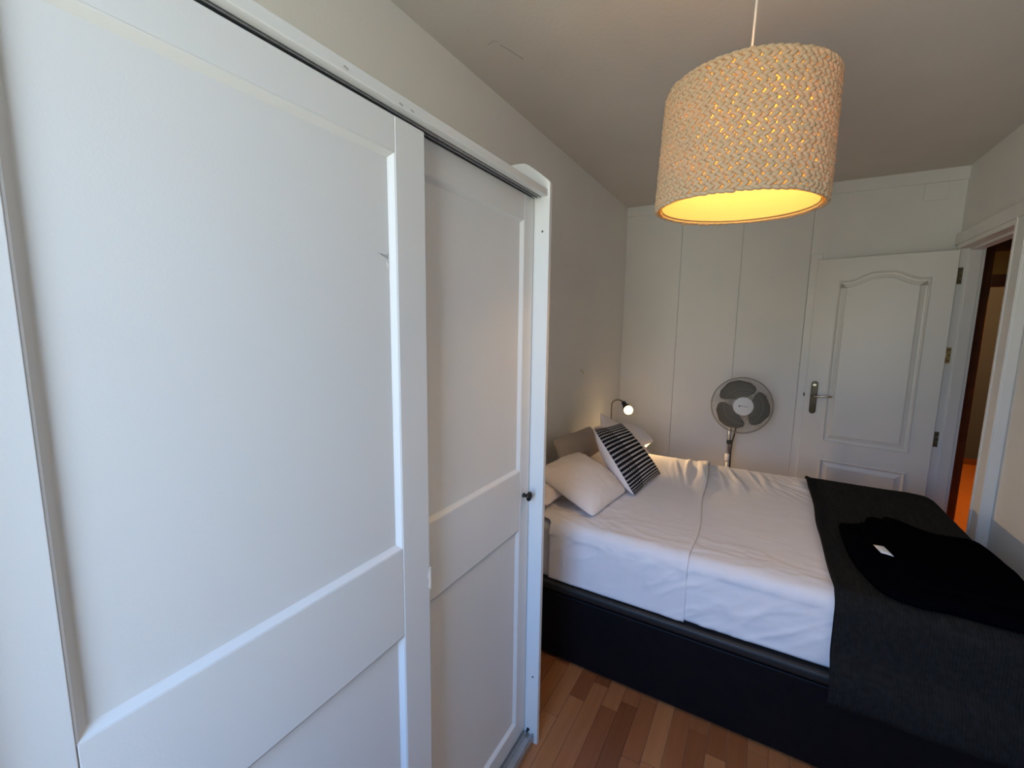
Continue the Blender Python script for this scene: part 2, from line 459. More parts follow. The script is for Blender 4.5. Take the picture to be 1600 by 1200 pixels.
# ---- hallway seen through the doorway
hf = tag(box('floor_hallway', 'hall_floor', (W + .088, 3.35, -1.6, 3.05, -.06, 0)), 'orange parquet hallway floor beyond the doorway', kind='structure')
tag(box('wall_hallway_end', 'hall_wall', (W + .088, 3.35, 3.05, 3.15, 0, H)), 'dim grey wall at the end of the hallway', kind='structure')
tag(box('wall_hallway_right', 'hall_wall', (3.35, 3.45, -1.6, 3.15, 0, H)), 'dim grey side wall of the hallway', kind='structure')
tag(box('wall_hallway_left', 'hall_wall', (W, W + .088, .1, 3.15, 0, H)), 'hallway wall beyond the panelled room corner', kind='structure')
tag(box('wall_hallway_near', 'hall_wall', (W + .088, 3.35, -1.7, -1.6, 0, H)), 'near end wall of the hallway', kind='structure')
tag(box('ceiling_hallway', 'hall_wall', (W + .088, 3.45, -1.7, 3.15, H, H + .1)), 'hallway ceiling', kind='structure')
tag(box('baseboard_hallway', 'hall_wood', (W + .088, 3.35, 3.035, 3.05, 0, .07)), 'dark wooden baseboard at the end of the hallway', kind='structure')
d2 = struct('door_2', 'dark brown wooden hallway door frame with amber transom pane', (2.8, .62, 0))
HX0, HX1, HY = 2.395, 3.25, .60
box('post', 'hall_wood', (HX0, 2.487, HY, HY + .10, 0, H - .02), d2, .004)
box('post', 'hall_wood', (HX1, HX1 + .09, HY, HY + .10, 0, H - .02), d2, .004)
box('head', 'hall_wood', (2.487, HX1, HY, HY + .10, 2.112, H - .02), d2, .004)
box('transom_bar', 'hall_wood', (2.487, HX1, HY, HY + .10, 1.862, 1.944), d2, .004)
box('transom_pane', 'amber', (2.487, HX1, HY + .045, HY + .052, 1.944, 2.112), d2)
MB().tube([(2.487, HY + .03, 1.862), (2.487, HY + .03, 0)], .012, 8).build('door_stop', 'hall_wood', d2)
hl = thing('hallway_ceiling_lamp', 'round glass hallway ceiling lamp outside the doorway', 'lamp', (2.95, 1.1, H - .09))
MB().lathe([(.02, .0), (.09, .02), (.13, .06), (.135, .09)], (2.95, 1.1, H - .09), (0, 0, 1), 24).build('globe', emit('hall_globe', (1, .6, .25), 1.5), hl, smooth=True)
lg = bpy.data.lights.new('hallway_bulb', 'POINT'); lg.energy = HALL_W; lg.color = (1, .52, .18); lg.shadow_soft_size = .08
lo = bpy.data.objects.new('hallway_bulb', lg); col.objects.link(lo); lo.parent = hl; lo.location = (0, 0, -.11)

# ------------------------------------------------------------------ wardrobe
XN, XF, XC, XS = .486, .455, .500, .507     # near door face, far door face, cornice face, side panel front
YN0, YN1, YS = -3.857, -3.177, -2.625       # near door ends, inner face of far side panel
wd = thing('wardrobe', 'tall white wardrobe with two sliding panelled doors along left wall', 'wardrobe', (.25, -3.24, 0))
side = [(.004, 0), (XS, 0), (XS, 1.972)]
for k in range(9):
    t = k / 8; side.append((XS - .003 - .074 * t, 1.977 + .058 * t + .002 * (1 - (2 * t - 1) ** 2)))
side += [(.420, 2.0405), (.408, 2.0435), (.39, 2.045), (.004, 2.045)]
MB().prism(side, lambda p, q, h: (p, h, q), YS, YS + .018).build('side_panel', 'ward', wd, .0015, recalc=True)
MB().prism(side, lambda p, q, h: (p, h, q), YN0 - .022, YN0 - .004).build('side_panel', 'ward', wd, .0015, recalc=True)
box('back_panel', 'ward', (.004, .012, YN0 - .004, YS, .06, 1.95), wd)
box('top_panel', 'ward', (.012, .395, YN0 - .004, YS, 1.925, 1.945), wd)
box('bottom_panel', 'ward', (.012, .395, YN0 - .004, YS, .045, .063), wd)
box('cornice', 'ward', (XC - .022, XC, YN0 - .004, YS - .0005, 1.9325, 1.9535), wd, .002)
# twin running track under the cornice
tk = box('top_track', 'metal_track', (.395, XC - .022, YN0 - .004, YS - .0005, 1.938, 1.952), wd, .001)
for xx in (.398, .438, .462, .474):
    box('track_rib', 'metal_track', (xx, xx + .003, YN0 - .004, YS - .0005, 1.9295, 1.9385), tk)
bt = box('bottom_track', 'metal_track', (.395, XS - .012, YN0 - .004, YS - .0005, .010, .034), wd, .001)
for xx in (.402, .448, .464, .489):
    box('track_rib', 'metal_track', (xx, xx + .003, YN0 - .004, YS - .0005, .034, .042), bt)
ZT, ZM1, ZM0 = 1.855, 1.054, .852
def sliding_door(x, y0, y1, ya, yb, z0, z1, zb):
    """front face at x; frame y0..y1, openings ya..yb."""
    d_ = MB().box(x - .020, x - .012, ya - .02, yb + .02, zb - .02, ZT + .02).build('door', 'ward', wd)
    for a, b in ((y0, ya), (yb, y1)): box('stile', 'ward', (x - .022, x, a, b, z0, z1), d_, .0012)
    for a, b in ((z0, zb), (ZM0, ZM1), (ZT, z1)): box('rail', 'ward', (x - .0222, x - .0006, ya + .0006, yb - .0006, a, b), d_, .0012)
    for a, b in ((zb, ZM0), (ZM1, ZT)):
        box('panel', 'ward', (x - .015, x - .0105, ya, yb, a, b), d_)
        pr = [(0, 0, -.0006), (.0025, 0, -.0015), (.0095, 0, -.0085), (.012, 0, -.0105)]
        pth = [(ya, a), (yb, a), (yb, b), (ya, b)]
        vs_ = []
        for dI, _, hh in pr:
            for (p, q), (sa, sb) in zip(pth, ((1, 1), (-1, 1), (-1, -1), (1, -1))):
                vs_.append((x + hh, p + sa * dI, q + sb * dI))
        fs = [(r * 4 + i, r * 4 + (i + 1) % 4, (r + 1) * 4 + (i + 1) % 4, (r + 1) * 4 + i) for r in range(3) for i in range(4)]
        MB().add(vs_, fs).build('bead', 'ward', d_)
    return d_
nd = sliding_door(XN, YN0, YN1, -3.772, -3.259, .045, 1.9195, .135)
fd = sliding_door(XF, -3.235, YS - .004, -3.150, -2.690, .045, 1.9290, .112)
kb = MB().lathe([(.008, 0), (.0065, .004), (.0055, .012), (.007, .018), (.0155, .021), (.0165, .025), (.0125, .030), (.004, .0315)], (XF - .001, -2.668, .967), (1, 0, 0), 20).build('knob', 'dark_metal', fd, smooth=True)
kb['label'] = 'round blackened metal knob'
# small damages and fixings
cz = .944
MB().add([(XN + .0012, YN1 - .0085, cz - .016), (XN + .0012, YN1 + .0030, cz - .029), (XN + .0012, YN1 + .0030, cz + .026), (XN + .0012, YN1 - .006, cz + .022), (XN + .0012, YN1 - .009, cz + .008), (XN + .0012, YN1 - .004, cz),
          (XN - .004, YN1 + .0030, cz - .029), (XN - .004, YN1 + .0030, cz + .026)], [(0, 1, 2, 3, 4, 5), (1, 6, 7, 2)]).build('chipped_edge', 'chip', nd)
MB().add([(XN - .0098, -3.302, 1.665), (XN - .0098, -3.275, 1.655), (XN - .0098, -3.273, 1.668), (XN - .0098, -3.278, 1.662)], [(0, 1, 2, 3)]).build('scuff', 'scuff', nd)
MB().add([(XN - .0097, -3.280, 1.652), (XN - .0097, -3.273, 1.645), (XN - .0097, -3.2735, 1.635), (XN - .0097, -3.277, 1.640)], [(0, 1, 2, 3)]).build('scuff', 'chip', nd)
for y, z in ((-3.385, 1.944), (-3.262, 1.940), (-3.232, 1.940)):
    MB().add([(XC + .0005, y, z - .004), (XC + .0005, y + .010, z - .006), (XC + .0005, y + .011, z - .003), (XC + .0005, y + .003, z - .001)], [(0, 1, 2, 3)]).build('paint_chip', 'scuff', wd)
for z in (1.828, .268):
    MB().lathe([(.0035, 0), (.0025, .0012)], (.484, YS - .0002, z), (0, -1, 0), 12).build('screw_hole', 'print', wd)
MB().lathe([(.006, 0), (.004, .010)], (.470, YS, .047), (0, -1, 0), 12).build('track_screw', 'dark_metal', wd)

# ------------------------------------------------------------------ bed
PY0, PY1, PX0, PX1 = -2.205, -.80, .012, 1.945
bb = thing('bed_base', 'black leatherette storage bed base under the mattress', 'bed base', (.98, -1.5, 0))
box('side_panel', 'leather', (PX0, PX1, PY0, PY0 + .03, .012, .328), bb, .006)
box('side_panel', 'leather', (PX0, PX1, PY1 - .03, PY1, .012, .328), bb, .006)
box('foot_panel', 'leather', (PX1 - .03, PX1 - .001, PY0 + .03, PY1 - .03, .012, .328), bb, .006)
box('head_panel', 'leather', (PX0, PX0 + .03, PY0 + .03, PY1 - .03, .012, .328), bb, .006)
box('padded_lid', 'leather2', (PX0, PX1 + .006, PY0 - .006, PY1 + .006, .331, .374), bb, .016).modifiers['bevel'].segments = 4
for xx in (.10, 1.86):
    for yy in (-2.1, -.92): box('foot', 'black', (xx, xx + .04, yy, yy + .04, 0, .013), bb)

MX0, MX1, MY0, MY1, MZ = .03, 1.945, -2.172, -.824, .636
RC = .13      # plan corner radius at the foot end
def plan_edge(x, far, off=0.0):
    """y of the bed's long edge at x, rounded at the foot corner."""
    e = (MY1 + off) if far else (MY0 - off)
    xf = MX1 + off; r = RC
    if x > xf - r:
        d = r - math.sqrt(max(0, r * r - (x - (xf - r)) ** 2))
        e += -d if far else d
    return e
def drape(xs, zbot, off, wr, nq_top=70, r=.045, nside=26, zbot_far=None, xedge=None):
    """cloth over the mattress: one column per x; returns P[i][j] from near hem over the top to the far hem."""
    P = []
    for i, x0 in enumerate(xs):
        r_ = []; zt = MZ + off
        ya, yb = plan_edge(x0, False, off), plan_edge(x0, True, off)
        prof_ = []
        for k in range(nside): prof_.append((ya, zbot + (zt - r - zbot) * k / (nside - 1), 0))
        for k in range(1, 7): a = math.pi / 2 * k / 6; prof_.append((ya + r - r * math.cos(a), zt - r + r * math.sin(a), 1))
        for k in range(1, nq_top): prof_.append((ya + r + (yb - ya - 2 * r) * k / nq_top, zt, 2))
        for k in range(0, 7): a = math.pi / 2 * k / 6; prof_.append((yb - r + r * math.sin(a), zt - r + r * math.cos(a), 3))
        zf = zbot if zbot_far is None else zbot_far
        for k in range(1, nside): prof_.append((yb, zt - r - (zt - r - zf) * k / (nside - 1), 4))
        for (y, z, zone) in prof_:
            xx = xedge(x0, y) if xedge else x0
            w = wr(xx, y, z)
            if zone == 0: r_.append((xx, y - w, z))
            elif zone == 4: r_.append((xx, y + w, z))
            else: r_.append((xx, y - (w * .5 if zone == 1 else 0) + (w * .5 if zone == 3 else 0), z + w))
        P.append(r_)
    return P

# mattress with its fitted sheet
def mattress():
    xs = [MX0 + (MX1 - MX0 - .0005) * (1 - (1 - k / 60) ** 1.6) for k in range(61)]
    P = drape(xs, .376, 0.0, lambda x, y, z: -.004 + (.010 * fbm(x * 7 + z * 9, z * 12, 1) if (y < MY0 + .02 and x < .45) else .001 * fbm(x * 6, y * 6)), 40)
    m_ = MB().grid(P)
    nb = len(P[0])
    m_.f.append(tuple(range(nb))); m_.f.append(tuple((len(P) - 1) * nb + j for j in range(nb))[::-1])
    for i in range(len(P) - 1): m_.f.append((i * nb, i * nb + nb - 1, (i + 1) * nb + nb - 1, (i + 1) * nb))
    return m_.build('mattress', 'sheet2', None, smooth=False, org=(1, -1.5, .375), recalc=True)
mt = tag(mattress(), 'thick mattress in a fitted sheet on the black bed base', 'mattress')
mt.data.shade_smooth()

def wrinkle_top(x, y, z):
    if z < MZ - .04 and y < -2:       # hanging side: shallow slanting pulls
        u = x * .80 + z * .60; v = -x * .60 + z * .80
        w = .0035 * fbm(x * 5 + z * 6, z * 9 - x * 3, 2)
        w += .022 * max(0, .30 - abs(fbm(u * 5, v * 20, 6, 2))) * sstep(-.25, .25, fbm(x * 3.1, z * 4.3, 17, 1))
        return w
    fx = math.exp(-((x - 1.03) / .17) ** 2)
    far = sstep(-1.42, -.98, y) * (1 - .78 * sstep(-1.02, -.86, y))
    w = .0030 * fbm(x * 3.2, y * 3.2, 3) + .0012 * fbm(x * 11, y * 9, 13)
    cr = fbm((x - (y + .8) * -.22) * 15, (y + .8) * 1.6, 5, 2)
    w += .075 * far * fx * max(0, .34 - abs(cr)) ** 1.3
    w += .04 * far * math.exp(-((x - 1.32) / .10) ** 2) * max(0, .3 - abs(fbm((x + y * .8) * 16, y * 2.5, 8, 2)))
    w += .016 * sstep(-1.80, -2.10, y) * max(0, .3 - abs(fbm(x * 6 + y * 5, y * 18, 9, 2)))
    return w
NX = 150
xs = [.36 + (1.90 - .36) * k / NX for k in range(NX + 1)]
ts = MB().grid(drape(xs, .384, .007, wrinkle_top, 130, zbot_far=.42)).build('top_sheet', 'sheet', None, smooth=True, org=(1, -1.5, .375))
so = ts.modifiers.new('cloth', 'SOLIDIFY'); so.thickness = .003; so.offset = 1
tag(ts, 'white top sheet drawn smooth over the mattress', 'sheet')
# turned-down upper band of the sheet
def fold_x(y): return .868 + .062 * sstep(-.82, -2.1, y) + .006 * math.sin(y * 9)
def wr_flap(x, y, z):
    w = wrinkle_top(x, y, z) * .6 + .0022
    far = sstep(-1.5, -.98, y) * (1 - .72 * sstep(-1.02, -.86, y))
    xe = fold_x(max(y, -2.17))
    if z > MZ - .05:
        w += .085 * far * math.exp(-((x - xe + .11) / .09) ** 2) * max(0, .36 - abs(fbm((x + (y + .8) * .18) * 15, (y + .8) * 1.3, 11, 2)))
        w += .022 * sstep(.75, .40, x) * sstep(-1.6, -2.1, y) * max(0, .3 - abs(fbm(x * 5 - y * 8, y * 5 + x * 7, 12, 2)))
        w += math.exp(-((x - xe + .016) / .026) ** 2) * (.006 + .020 * far * sstep(-1.5, -1.0, y))       # rounded fold
    else:
        w += .002 * abs(fbm(x * 14, z * 3, 4)) + .0012
        if x < .40: w *= .6
    return w
def flap_xe(x0, y):
    t = (x0 - .338) / (1.0 - .338)
    st = .10 + .235 * sstep(-2.11, -2.17, y)
    return st + (fold_x(max(min(y, -.824), -2.17)) - st) * t
xf_ = [.338 + (1.0 - .338) * (1 - (1 - k / 90) ** 1.3) for k in range(91)]
tf = MB().grid(drape(xf_, .380, .0125, wr_flap, 130, zbot_far=.42, xedge=flap_xe)).build('turned_down_band', 'sheet', ts, smooth=True)
so = tf.modifiers.new('cloth', 'SOLIDIFY'); so.thickness = .004; so.offset = 0

# dark knitted throw over the foot of the bed
def throw():
    OFF, r = .018, .05
    xf = MX1 + OFF
    rows = []
    na, nf = 60, 22
    cols = []
    for k in range(na + 1): cols.append((1.386 + (xf - r - 1.386) * k / na, 0, 0))
    for k in range(1, 7): a = math.pi / 2 * k / 6; cols.append((xf - r + r * math.sin(a), r - r * math.cos(a), 0))
    for k in range(1, nf + 1): cols.append((xf, r + .30 * k / nf, k / nf))
    for (x, dx, hang) in cols:
        xx = min(x, xf - .0004)
        ya, yb = plan_edge(xx, False, OFF), plan_edge(xx, True, OFF)
        zt = MZ + OFF; row = []
        prof_ = []
        zb = .305
        for k in range(16): prof_.append((ya - .012 * (1 - k / 15), zb + (zt - r - zb) * k / 15))
        for k in range(1, 7): a = math.pi / 2 * k / 6; prof_.append((ya + r - r * math.cos(a), zt - r + r * math.sin(a)))
        for k in range(1, 60): prof_.append((ya + r + (yb - ya - 2 * r) * k / 60, zt))
        for k in range(0, 7): a = math.pi / 2 * k / 6; prof_.append((yb - r + r * math.sin(a), zt - r + r * math.cos(a)))
        for k in range(1, 12): prof_.append((yb + .004, zt - r - .18 * k / 11))
        for (y, z) in prof_:
            zz = max(z - dx, .10)
            xo = x + .012 * hang + (.006 * math.sin(y * 14) * hang)
            edge = .004 * math.sin(y * 5.0 + 1) + .002 * math.sin(y * 13)
            if dx == 0: xo += edge * (1 - sstep(1.386, 1.6, x))
            w = .004 * fbm(xo * 5, y * 5, 20) + .002
            if z > zt - .002: zz += w
            elif y < -2: y = y - abs(w) - .042 * sstep(.47, .385, z) - .004 * sstep(.45, .30, z) * (1 + math.sin(x * 16))
            # raised rolled hem along the edge on the sheet
            if dx == 0: zz += (.007 * math.exp(-((x - 1.392) / .012) ** 2)) * (1 if z > zt - .002 else 0)
            row.append((xo, y, zz))
        rows.append(row)
    m_ = MB().grid(rows)
    # uv scaled so ribs run along the edge
    o = m_.build('throw_blanket', 'knit', None, smooth=True, org=(1.7, -1.5, .65))
    s_ = o.modifiers.new('cloth', 'SOLIDIFY'); s_.thickness = .006; s_.offset = 1
    return o
tag(throw(), 'dark charcoal knitted throw spread across the foot of the bed', 'blanket')

# folded garment lying on the throw
def garment():
    out = [(1.462, -1.63), (1.478, -1.60), (1.555, -1.556), (1.575, -1.475), (1.60, -1.455), (1.64, -1.475), (1.744, -1.555), (1.87, -1.56),
           (1.905, -1.66), (1.918, -1.80), (1.915, -1.98), (1.90, -2.10), (1.84, -2.155), (1.69, -2.150), (1.60, -2.160), (1.525, -2.125), (1.485, -2.02), (1.462, -1.86)]
    n = len(out); dense = []
    for i in range(n):
        p0, p1, p2, p3 = [Vector(out[(i + k) % n]) for k in (-1, 0, 1, 2)]
        for k in range(6):
            t = k / 6
            dense.append(.5 * ((2 * p1) + (p2 - p0) * t + (2 * p0 - 5 * p1 + 4 * p2 - p3) * t * t + (3 * p1 - p0 - 3 * p2 + p3) * t ** 3))
    c = Vector((1.68, -1.84)); zb = MZ + .018 + .014
    rows = []
    for d, h in ((1.0, 0), (1.012, .008), (1.01, .018), (.99, .026), (.95, .032), (.88, .036), (.75, .040), (.55, .043), (.3, .045), (.05, .045)):
        row = []
        for q in dense:
            p = c + (q - c) * d
            hh = h * (1 + .25 * fbm(p.x * 6, p.y * 6, 30)) + .006 * (1 if h > .02 else 0) * abs(fbm((p.x + p.y) * 9, (p.x - p.y) * 3, 31))
            row.append((p.x, p.y, zb + hh))
        row.append(row[0]); rows.append(row)
    m_ = MB().grid(rows, uv=False)
    nb = len(rows[0])
    m_.f.append(tuple((len(rows) - 1) * nb + j for j in range(nb - 1))); m_.f.append(tuple(range(nb - 1))[::-1])
    g = thing('folded_blanket', 'black folded cloth with a white tag lying on the charcoal throw', 'cloth', (1.68, -1.84, zb))
    m_.build('cloth', 'navy', g, smooth=True, recalc=True)
    # second fold layer with a step
    rows2 = []
    for d, h in ((.93, .030), (.945, .040), (.93, .050), (.86, .055), (.6, .058), (.2, .060)):
        row = []
        for q in dense:
            p = c + Vector((.035, .012)) + (q - c) * d * .93
            row.append((p.x, p.y, zb + h + .005 * fbm(p.x * 8, p.y * 8, 33)))
        row.append(row[0]); rows2.append(row)
    m2 = MB().grid(rows2, uv=False); nb = len(rows2[0])
    m2.f.append(tuple((len(rows2) - 1) * nb + j for j in range(nb - 1)))
    m2.build('upper_fold', 'navy', g, smooth=True, recalc=True)
    # satin care tag
    T = [[None] * 5 for _ in range(5)]
    a, b, cc_, d_ = Vector((1.531, -1.872, .062)), Vector((1.560, -1.878, .066)), Vector((1.577, -1.945, .062)), Vector((1.541, -1.944, .066))
    for i in range(5):
        for j in range(5):
            s, t = i / 4, j / 4
            p = (a * (1 - s) + b * s) * (1 - t) + (d_ * (1 - s) + cc_ * s) * t
            T[i][j] = (p.x, p.y, zb + p.z + .004 * math.sin(s * 3) * math.sin(t * 3))
    tg = MB().grid(T).build('care_tag', 'tag', g, smooth=True)
    q = tg.modifiers.new('t', 'SOLIDIFY'); q.thickness = .001
    tg['label'] = 'small white satin care tag'
    return g
garment()

# ------------------------------------------------------------------ pillows
def pillow_grids(c00, c10, c11, c01, th, n=26, pinch=.07, seed=0, wr=.004, flat=.0, rnd=.055, front=1.0):
    c00, c10, c11, c01 = map(Vector, (c00, c10, c11, c01))
    nrm = ((c10 - c00) + (c11 - c01)).cross((c01 - c00) + (c11 - c10)).normalized()
    F, B = [], []
    for i in range(n + 1):
        rf, rb = [], []
        for j in range(n + 1):
            s, t = math.sin(math.pi / 2 * (2 * i / n - 1)), math.sin(math.pi / 2 * (2 * j / n - 1))
            s_ = s * (1 - pinch * (1 - t * t)); t_ = t * (1 - pinch * (1 - s * s))
            rc = 1 - rnd * (s * s * t * t) ** 3
            s_, t_ = s_ * rc, t_ * rc
            u, v = (s_ + 1) / 2, (t_ + 1) / 2
            p = (c00 * (1 - u) + c10 * u) * (1 - v) + (c01 * (1 - u) + c11 * u) * v
            h = th / 2 * (max(0, 1 - s * s) ** .5) * (max(0, 1 - t * t) ** .5)
            ee = 1 - max(abs(s), abs(t))
            w = wr * fbm(s * 2.2 + seed, t * 2.2, seed) + wr * 1.2 * sstep(.0, .12, ee) * (1 - sstep(.2, .6, ee)) * fbm(s * 6 + seed, t * 6, seed + 3)
            w += wr * .9 * max(0, .32 - abs(fbm(s * 2.5 + t * 4 + seed, t * 2 - s * 5, seed + 9, 2))) * 3
            edge = min(1, 6 * min(1 - abs(s), 1 - abs(t)))
            w *= max(0, edge)
            rf.append(tuple(p + nrm * (h * front + w))); rb.append(tuple(p - nrm * (h * (1 - flat) + w * .5)))
        F.append(rf); B.append(rb)
    return F, B
def pillow(name, label, m, cs, th, seed, **k):
    F, B = pillow_grids(*cs, th, seed=seed, **k)
    m_ = MB(); m_.grid(F, uv=False); m_.grid([r[::-1] for r in B], uv=False)
    c = sum((Vector(q) for q in cs), Vector()) / 4
    zmin = min(p[2] for r in F + B for p in r)
    o = m_.build(name, m, None, smooth=True, org=(c.x, c.y, zmin))
    md = o.modifiers.new('weld', 'WELD'); md.merge_threshold = .0004
    return tag(o, label, 'pillow', 'pillows at the head of the bed')
# flat sleeping pillow by the wardrobe, only a corner shows
pillow('pillow', 'rumpled white pillow corner beside the wardrobe edge', 'pillow', ((.03, -2.13, .725), (.30, -2.14, .700), (.315, -1.90, .700), (.03, -1.88, .725)), .11, 1, wr=.010, flat=.4)
# grey-beige pillow leaning on the wall
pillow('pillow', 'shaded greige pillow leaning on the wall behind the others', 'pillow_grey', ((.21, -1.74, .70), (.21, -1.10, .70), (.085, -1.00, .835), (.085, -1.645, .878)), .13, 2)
# near light pillow
pillow('pillow', 'plump cream pillow lying in front, nearest the wardrobe', 'pillow', ((.505, -2.090, .672), (.552, -1.69, .676), (.215, -1.56, .800), (.155, -2.02, .805)), .18, 3, pinch=.04, wr=.007, flat=.55)
# cream pillow standing behind the striped cushion
pillow('pillow', 'cream pillow standing directly behind the striped cushion', 'pillow', tuple(tuple(CAM + (Vector(q) - CAM) * 1.03) for q in ((.455, -1.70, .735), (.515, -1.02, .705), (.415, -1.04, .815), (.262, -1.33, 1.012))), .12, 4, pinch=.02, rnd=.03, front=.6)
# white pillow lying by the lamp
pillow('pillow', 'white pillow lying beneath the lamp at the far edge', 'pillow', ((.43, -1.20, .755), (.505, -.862, .752), (.385, -.848, .838), (.06, -.90, .80)), .13, 5, pinch=.04, rnd=.05, flat=.4)
# striped cushion
cs = ((.597, -1.722, .668), (.645, -1.298, .672), (.362, -1.205, .930), (.352, -1.690, .985))
F, B = pillow_grids(*cs, .15, seed=9, pinch=.045, wr=.003, front=.72, flat=-.55, rnd=.02)
cu = thing('striped_cushion', 'square cushion with black and white striped front', 'cushion', (.5, -1.47, .66))
m_ = MB().grid(F); m_.build('striped_cover', 'stripes', cu, smooth=True)
m_ = MB().grid([r[::-1] for r in B]); m_.build('back_cover', 'pillow', cu, smooth=True)

# ------------------------------------------------------------------ nightstand and bedside lamp
ns = thing('nightstand', 'small white nightstand behind the pillows in the corner', 'nightstand', (.19, -.50, 0))
box('body', 'ward', (.012, .36, -.70, -.30, .10, .585), ns, .004)
box('top', 'ward', (.010, .375, -.715, -.285, .585, .605), ns, .006)
for xx in (.03, .31):
    for yy in (-.68, -.35): box('leg', 'ward', (xx, xx + .03, yy, yy + .03, 0, .10), ns)
dr = box('drawer', 'ward', (.36, .372, -.68, -.32, .36, .57), ns, .003)
MB().lathe([(.006, 0), (.006, .012), (.014, .016), (.012, .024)], (.372, -.5, .465), (1, 0, 0), 16).build('knob', 'dark_metal', dr, smooth=True)

bl = thing('bedside_lamp', 'black gooseneck lamp with a glowing bare bulb behind the pillows', 'lamp', (.075, -.42, .606))
MB().lathe([(.065, 0), (.065, .010), (.058, .016), (.012, .020)], (.075, -.42, .606), (0, 0, 1), 32).build('base', 'dark_metal', bl, smooth=False)
neck = [(.075, -.42, .62), (.066, -.42, .70), (.058, -.42, .78), (.058, -.42, .85)]
for k in range(0, 13):
    a = math.pi - math.pi * .80 * k / 12
    neck.append((.112 + .054 * math.cos(a), -.42, .893 + .050 * math.sin(a)))
MB().tube(neck, .0052, 12).build('gooseneck', 'oldbrass', bl, smooth=True)
e = Vector(neck[-1]); ax = Vector((.62, -.40, -.60)).normalized()
MB().lathe([(.009, -.012), (.016, -.006), (.0185, .004), (.0195, .022), (.028, .040), (.034, .052)], e, ax, 24).build('socket', 'black', bl, smooth=True)
bc = e + ax * .078
br = .037
prof_ = [(.015, -.045), (.020, -.036)] + [(br * math.sin(math.radians(a)), -br * math.cos(math.radians(a))) for a in range(45, 181, 15)]
prof_[-1] = (.001, br)
MB().lathe(prof_, bc, ax, 24).build('bulb', emit('bulb_glow', (1.0, .76, .40), 2.6), bl, smooth=True)
lg = bpy.data.lights.new('bedside_light', 'SPOT'); lg.energy = BEDSIDE_W; lg.color = (1, .64, .28); lg.shadow_soft_size = .02
lg.spot_size = math.radians(140); lg.spot_blend = 1.0
lo = bpy.data.objects.new('bedside_light', lg); col.objects.link(lo); lo.parent = bl; lo.location = bc + ax * .058 - Vector(bl.location)
lo.rotation_euler = ax.to_track_quat('-Z', 'Y').to_euler()

# ------------------------------------------------------------------ pendant lamp
PC = Vector((1.029, -2.588, 1.984))
pd = thing('pendant_lamp', 'pendant lamp with drum shade of braided natural rope above the floor', 'lamp', PC)
pd.rotation_euler = (.023, .024, 0)
M['rope'] = translucent('braided_rope', (.70, .575, .39), (.82, .53, .19), .38)
M['lining'] = translucent('shade_lining', (.64, .53, .28), (.85, .57, .21), .40)
M['ring'] = mat('shade_wire', (.16, .13, .08), .5)
M['cable'] = mat('white_cable', (.72, .68, .64), .5)
RB, RT_, HH = .192, .184, .29
def rad(h): return RB + (RT_ - RB) * (h + HH / 2) / HH
def loc(v): return Vector(v) + PC
lin = MB()
rings = [(rad(-HH / 2) - .006, -HH / 2 + .002), (rad(-HH / 2 + .10) - .006, -HH / 2 + .10), (rad(0) - .006, 0), (rad(HH / 2) - .006, HH / 2 - .004)]
sh = lin.lathe(rings, PC, (0, 0, 1), 64, cap=False).build('shade_lining', 'lining', pd, smooth=True)
MB().tube([loc((math.cos(2 * math.pi * k / 64) * (rad(-HH / 2) - .0085), math.sin(2 * math.pi * k / 64) * (rad(-HH / 2) - .0085), -HH / 2 + .008)) for k in range(64)], .0013, 6, closed=True).build('wire_ring', 'ring', sh, smooth=True)
MB().tube([loc((math.cos(2 * math.pi * k / 64) * (rad(HH / 2) - .0075), math.sin(2 * math.pi * k / 64) * (rad(HH / 2) - .0075), HH / 2 - .006)) for k in range(64)], .0020, 6, closed=True).build('wire_ring', 'ring', sh, smooth=True)
for k in range(3):
    a = 2 * math.pi * k / 3 + .4
    MB().tube([loc((math.cos(a) * (rad(HH / 2) - .008), math.sin(a) * (rad(HH / 2) - .008), HH / 2 - .006)), loc((math.cos(a) * .018, math.sin(a) * .018, HH / 2 - .045))], .0018, 6).build('spider_arm', 'ring', pd)
MB().lathe([(rad(HH / 2) - .008, HH / 2 - .010), (.09, HH / 2 - .0098), (.024, HH / 2 - .0096)], PC, (0, 0, 1), 48, cap=False).build('added_top_disc', 'lining', sh, smooth=True)  # unseen disc added inside the shade top to limit lamp light on the ceiling
